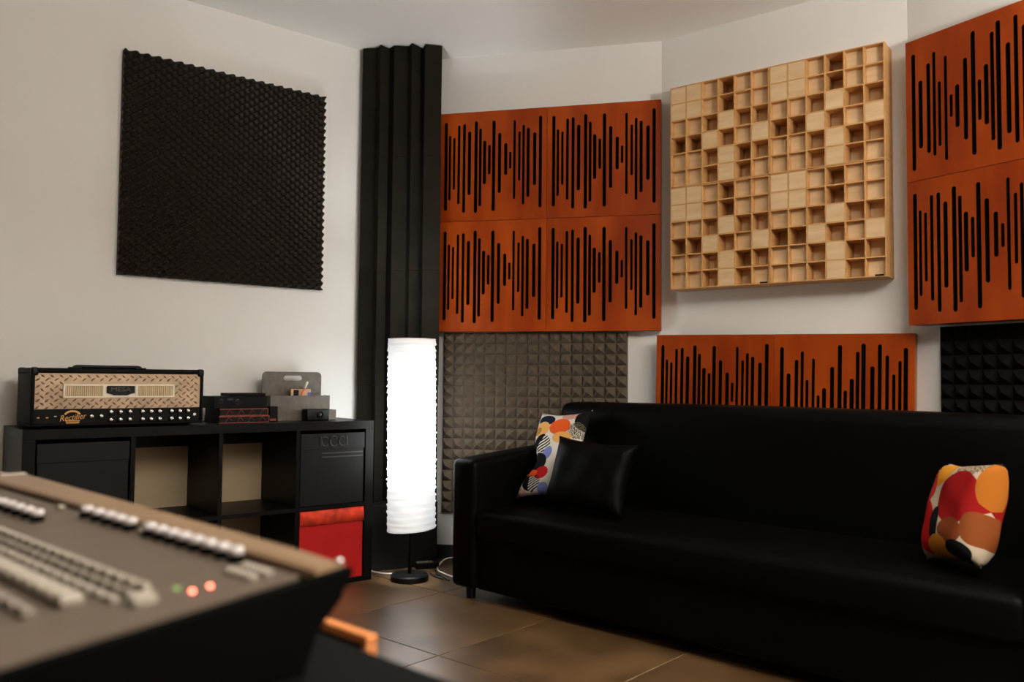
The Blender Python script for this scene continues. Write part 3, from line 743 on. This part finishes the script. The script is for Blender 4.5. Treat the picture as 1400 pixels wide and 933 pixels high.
def pillow(name, W_, H_, th, m, loc, X, Y, label, cat='cushion', n=22, group=None, nip=0.0):
    """local x = width, y = height, z = thickness; X, Y world axes of width and height"""
    X = X.normalized(); Y = (Y - X*Y.dot(X)).normalized(); Zv = X.cross(Y)
    vs = []; fs = []
    for side in (1, -1):
        for j in range(n+1):
            for i in range(n+1):
                a, b = 2*i/n-1, 2*j/n-1
                pin = 1 - 0.10*(1-a*a)*abs(b)**3 ; pin2 = 1 - 0.10*(1-b*b)*abs(a)**3
                t = max(0.0, (1-a**4)*(1-b**4))**0.55
                wr = 0.004*math.sin(7*a+3*b)*math.sin(5*b-2*a)*t
                vs.append((a*W_/2*pin2 + nip*math.exp(-((b+0.25)/0.38)**2)*(1-a)/2, b*H_/2*pin, side*(th/2*t) + wr))
    k = (n+1)**2
    for j in range(n):
        for i in range(n):
            q = j*(n+1)+i
            fs.append((q, q+1, q+n+2, q+n+1)); fs.append((k+q, k+q+n+1, k+q+n+2, k+q+1))
    bm = bmesh.new(); me = bpy.data.meshes.new(name); me.from_pydata(vs, [], fs); bm.from_mesh(me)
    bmesh.ops.remove_doubles(bm, verts=bm.verts, dist=1e-5); bmesh.ops.recalc_face_normals(bm, faces=bm.faces)
    for f_ in bm.faces: f_.smooth = True
    bm.to_mesh(me); bm.free(); me.materials.append(M[m])
    o = link(name, me); o.matrix_world = Matrix(((X.x, Y.x, Zv.x, loc.x), (X.y, Y.y, Zv.y, loc.y), (X.z, Y.z, Zv.z, loc.z), (0, 0, 0, 1)))
    tag(o, label, cat, group); return o
BLK = (0.004, 0.004, 0.005); WHT = (0.66, 0.62, 0.56); ORG = (0.72, 0.10, 0.015); RED = (0.55, 0.012, 0.015); YEL = (0.72, 0.36, 0.10); BLU = (0.18, 0.22, 0.52); NAV = (0.006, 0.012, 0.035); PNK = (0.55, 0.30, 0.27)
fabric('cloth_a', WHT, [
    (-0.075, 0.165, 0.050, 0.030, -10, NAV, 'd'), (-0.085, 0.115, 0.045, 0.040, 0, YEL, 'd'), (-0.105, 0.105, 0.022, 0.020, 30, BLK, 'stripe'),
    (0.015, 0.125, 0.056, 0.045, 0, ORG, 'd'), (0.05, 0.185, 0.045, 0.022, 0, PNK, 'd'), (0.125, 0.17, 0.040, 0.060, 0, BLK, 'd'), (0.105, 0.105, 0.040, 0.045, 0, (0.10, 0.08, 0.05), 'speck'),
    (0.045, 0.065, 0.05, 0.030, 0, YEL, 'd'), (-0.065, 0.035, 0.045, 0.052, -20, BLK, 'half'), (-0.055, 0.035, 0.042, 0.052, 40, BLK, 'stripe'), (-0.01, -0.015, 0.025, 0.035, 0, BLU, 'd'),
    (-0.055, -0.065, 0.055, 0.050, 0, BLK, 'd'), (-0.015, -0.115, 0.040, 0.030, 10, RED, 'd'), (-0.075, -0.12, 0.040, 0.018, 10, ORG, 'd'),
    (-0.065, -0.165, 0.045, 0.036, 0, BLK, 'half'), (-0.05, -0.165, 0.042, 0.036, 30, BLK, 'stripe'), (0.01, -0.19, 0.03, 0.03, 0, BLU, 'd'), (-0.11, -0.21, 0.03, 0.02, 0, PNK, 'd')])
TLc = sloc(0.115, 0.50, 0.822); BLc = sloc(0.160, 0.25, 0.425); TRc = sloc(0.395, 0.53, 0.842)
e1 = TLc - BLc; e2 = TRc - TLc
pillow('patterned_cushion', 0.29, 0.46, 0.085, 'cloth_a', (TLc + BLc)*0.5 + e2*0.5, e2, e1, 'white cushion with orange circles and striped shapes, leaning by the left armrest', nip=0.055)
pillow('leather_cushion', 0.42, 0.31, 0.11, 'leather', sloc(0.608, 0.232, 0.574), sloc(1, 0.02, -0.04) - sloc(0, 0, 0), sloc(0.10, 0.34, 1) - sloc(0, 0, 0), 'black leather cushion in front of the orange circle cushion')
fabric('cloth_b', (0.42, 0.34, 0.25), [  # colours dimmed to hold the shade at this end of the sofa
    (-0.055, 0.115, 0.048, 0.055, 0, (0.48, 0.19, 0.012), 'd'), (0.06, 0.135, 0.06, 0.035, 10, (0.14, 0.10, 0.05), 'speck'), (0.045, 0.03, 0.075, 0.085, 0, (0.24, 0.004, 0.004), 'd'),
    (-0.10, 0.06, 0.045, 0.06, 0, (0.45, 0.03, 0.02), 'd'), (-0.10, 0.08, 0.022, 0.05, -25, BLK, 'stripe'), (-0.085, -0.06, 0.055, 0.085, 15, (0.42, 0.006, 0.006), 'd'),
    (-0.025, -0.06, 0.022, 0.055, 0, BLK, 'd'), (0.045, -0.075, 0.045, 0.042, 0, (0.18, 0.04, 0.01), 'd'), (-0.005, -0.14, 0.05, 0.05, 0, (0.45, 0.17, 0.01), 'd'),
    (0.07, -0.13, 0.045, 0.03, 0, BLK, 'd'), (0.115, -0.055, 0.032, 0.05, 0, (0.20, 0.05, 0.01), 'd'), (0.13, 0.08, 0.03, 0.08, 0, (0.36, 0.11, 0.01), 'd'), (0.12, 0.17, 0.05, 0.022, 0, BLK, 'd')])
pillow('patterned_cushion', 0.26, 0.32, 0.15, 'cloth_b', sloc(2.055, 0.25, 0.580), sloc(0.76, -0.60, 0.10) - sloc(0, 0, 0), sloc(0.26, 0.20, 0.92) - sloc(0, 0, 0), 'red and yellow patterned cushion leaning on the far right armrest')

# ================================================================== CABLES ON THE FLOOR
def cable(name, pts, r_, m, label, loop_n=7):
    o = MB().tube(spline(pts, loop_n), r_, 7).build(name, m, smooth=True); tag(o, label, 'cable'); return o
def fp(u, v, z=0.004): return floor_pt(u, v, z)
cable('white_cord', [fp(507, 781), fp(517, 783.5), fp(530, 785), fp(545, 783.5), fp(552, 781)], 0.0042, 'cord_white', 'white cord on the floor behind lamp base')
cable('white_cord', [fp(630, 764, 0.03), fp(618, 763, 0.03), fp(607, 766, 0.02), fp(599, 775, 0.006), fp(600, 781, 0.005), fp(610, 786, 0.005), fp(622, 790, 0.005)], 0.0042, 'cord_white', 'white cord looping out from under the sofa')
cable('white_cord', [fp(600, 757.5), fp(612, 759), fp(630, 760.5)], 0.0042, 'cord_white', 'white cord along the wall beside the sofa')
cable('black_cord', [fp(594, 779, 0.006), fp(597, 782, 0.005), fp(597, 785, 0.012), fp(605, 788, 0.016), fp(614, 794, 0.006)], 0.005, 'cord_black', 'black cord crossing the white cord near sofa')
cable('black_cord', [fp(588, 783.5, 0.005), fp(591, 786, 0.005), fp(596, 789, 0.005), fp(606, 792, 0.005)], 0.004, 'cord_black', 'black cord ending on the tiles beside the lamp base')
pa = fp(586, 777, 0); r = empty('power_strip', (pa.x, pa.y, 0), R(18)); tag(r, 'black power strip with pale top lying behind the lamp base', 'power strip')
bx('body', 'plastic', r, -0.07, 0.05, -0.022, 0.022, 0.0, 0.032, 0.004)
bx('cover', 'org_grey', r, -0.065, 0.02, -0.020, 0.020, 0.032, 0.034)

# ================================================================== MIXING CONSOLE AND DESK
OC = Vector((-0.1496, 0.7924, 0)); ca_ = math.atan2(0.682, -0.7314); DZ = 0.72
co = empty('mixing_console', (OC.x, OC.y, DZ), ca_); tag(co, 'large grey mixing console with white knobs and faders on black desk', 'mixing console')
TOP = 0.807 - DZ
def sz(d): return TOP - 0.004 - 0.10*(d - 0.04) if d > 0.04 else TOP
CL = 1.42
def rear(l): return -0.036*min(1.0, l/0.98)**0.8
# body: black cheeks and carcass
prof = [(0.006, TOP-0.006), (0.038, TOP-0.012), (0.045, sz(0.045)-0.003), (0.30, sz(0.30)-0.003), (0.46, sz(0.46)-0.012), (0.49, 0.02), (0.48, 0.0), (0.06, 0.0), (0.004, TOP-0.030)]
MB().prism_x(prof, 0.001, CL).build('chassis', 'console_black', co)
ck = [(0.000, TOP-0.002), (0.040, TOP-0.006), (0.30, sz(0.30)-0.0005), (0.46, sz(0.46)-0.008), (0.495, 0.02), (0.485, 0.0), (0.05, 0.0), (0.034, TOP-0.046), (0.001, TOP-0.012)]
MB().prism_x(ck, -0.010, 0.0005).build('end_cheek', 'console_black', co, bevel=0.002)
MB().prism_x([(0.0485, sz(0.0485)-0.003), (0.46, sz(0.46)-0.003), (0.46, sz(0.46)), (0.0485, sz(0.0485))], 0.004, CL).build('top_panel', 'console_top', co)
def bolster(nm, l0, l1, d1, dz, n=14):
    mb = MB(); secs = []
    for i in range(n+1):
        l = l0 + (l1-l0)*i/n; d0 = rear(l)
        sec = [(d0+0.004, TOP-0.012+dz), (d0, TOP-0.006+dz), (d0+0.001, TOP-0.002+dz), (d0+0.006, TOP+0.001+dz), (d1-0.006, TOP+0.001+dz), (d1-0.001, TOP-0.002+dz), (d1, TOP-0.009+dz)]
        if l0 == 0.0 and i == 0: sec = [(d, z_ - 0.001) for d, z_ in sec]
        secs.append([(l, d, z_) for d, z_ in sec])
    m_ = len(secs[0])
    for s_ in secs: mb.v += s_
    for i in range(n):
        for k in range(m_): mb.f.append((i*m_+k, i*m_+(k+1)%m_, (i+1)*m_+(k+1)%m_, (i+1)*m_+k))
    mb.f.append(tuple(range(m_))); mb.f.append(tuple(n*m_+k for k in range(m_)))
    return mb.build(nm, 'console_bolster', co, smooth=False)
bolster('bolster', 0.0, 0.965, 0.035, 0.0); bolster('bolster', 0.972, CL, 0.020, -0.006)
MB().lathe([(0.0, 0.0), (0.0033, 0.0006), (0.0036, 0.002), (0.0025, 0.0036), (0.0, 0.0042)], 14, (0.004, 0.006)).build('corner_screw', 'chrome', co, smooth=True, loc=(0, 0, TOP+0.0005))
bx('end_cap', 'key_white', co, 0.950, 0.966, -0.030, 0.012, TOP, TOP+0.004, 0.002)
# rotary encoders
kb = MB().lathe([(0.0085, 0.0), (0.0080, 0.007), (0.0, 0.007)], 16).mesh('encoder', 'console_black')
kt = MB().lathe([(0.0078, 0.0072), (0.0072, 0.0135), (0.0050, 0.0145), (0.0, 0.0145)], 16).mesh('encoder_cap', 'knob_white', smooth=True)
def encoder(l, d):
    k = link('encoder', kb, co, (l, d, sz(d))); link('encoder_cap', kt, k)
for l in (0.462, 0.428, 0.396, 0.365, 0.336): encoder(l, 0.056)
for k in range(8): encoder(0.285 - k*0.0265, 0.056)
for k in range(6): encoder(0.50 + k*0.034, 0.100)
def keys(l0, l1, n, d, wl, wd, hz, m):
    me = MB().box(-wl/2, wl/2, -wd/2, wd/2, 0, hz).mesh('button', m, bevel=min(wl, wd)*0.15, seg=2)
    for k in range(n): link('button', me, co, (l0 + (l1-l0)*k/(n-1), d, sz(d)))
keys(0.092, 0.93, 34, 0.148, 0.019, 0.0075, 0.006, 'key_white')
keys(0.088, 0.93, 34, 0.163, 0.018, 0.0070, 0.005, 'key_grey')
keys(0.085, 0.93, 34, 0.178, 0.018, 0.0070, 0.005, 'key_white')
keys(0.110, 0.93, 33, 0.203, 0.022, 0.020, 0.010, 'key_white')
keys(0.110, 0.93, 28, 0.236, 0.022, 0.010, 0.008, 'key_grey')
keys(0.050, 0.060, 2, 0.165, 0.006, 0.020, 0.008, 'key_white')
keys(0.034, 0.070, 4, 0.063, 0.008, 0.009, 0.005, 'key_white'); keys(0.034, 0.070, 4, 0.078, 0.008, 0.009, 0.005, 'key_white')
keys(0.310, 0.560, 2, 0.053, 0.014, 0.009, 0.004, 'key_white')
led = MB().lathe([(0.0018, 0.0), (0.0018, 0.0015), (0.0, 0.0025)], 10).mesh('led', 'led_red', smooth=True)
for (l, d) in ((0.046, 0.126), (0.046, 0.110)): link('led', led, co, (l, d, sz(d)))
link('led', MB().lathe([(0.0030, 0.0), (0.0028, 0.0015), (0.0, 0.0025)], 10).mesh('led', 'led_green', smooth=True), co, (0.066, 0.130, sz(0.13)))
# desk
de = empty('studio_desk', (OC.x, OC.y, 0), ca_); tag(de, 'black studio desk with wooden rear rail under the mixing console', 'desk')
bx('desk_top', 'desk_black', de, -0.42, 1.50, -0.030, 0.62, DZ-0.035, DZ-0.0005, 0.003)
for x in (-0.36, 1.44):
    for y in (0.03, 0.56): bx('leg', 'desk_black', de, x-0.03, x+0.03, y-0.03, y+0.03, 0.0, DZ-0.036)
rl = bx('rear_rail', 'desk_black', de, 0.115, 1.3, -0.118, -0.106, DZ-0.063, DZ-0.035)
bx('rail_wood', 'desk_wood', rl, 0.105, 1.3, -0.120, -0.104, DZ-0.0345, DZ-0.024, 0.002)
bx('rail_end', 'desk_wood', rl, 0.105, 0.1145, -0.120, -0.104, DZ-0.066, DZ-0.035, 0.002)
for x in (0.25, 1.1): bx('rail_bracket', 'desk_black', de, x-0.02, x+0.02, -0.106, 0.02, DZ-0.070, DZ-0.0605); bx('rail_bracket', 'desk_black', de, x-0.02, x+0.02, -0.025, 0.02, DZ-0.0605, DZ-0.0355)
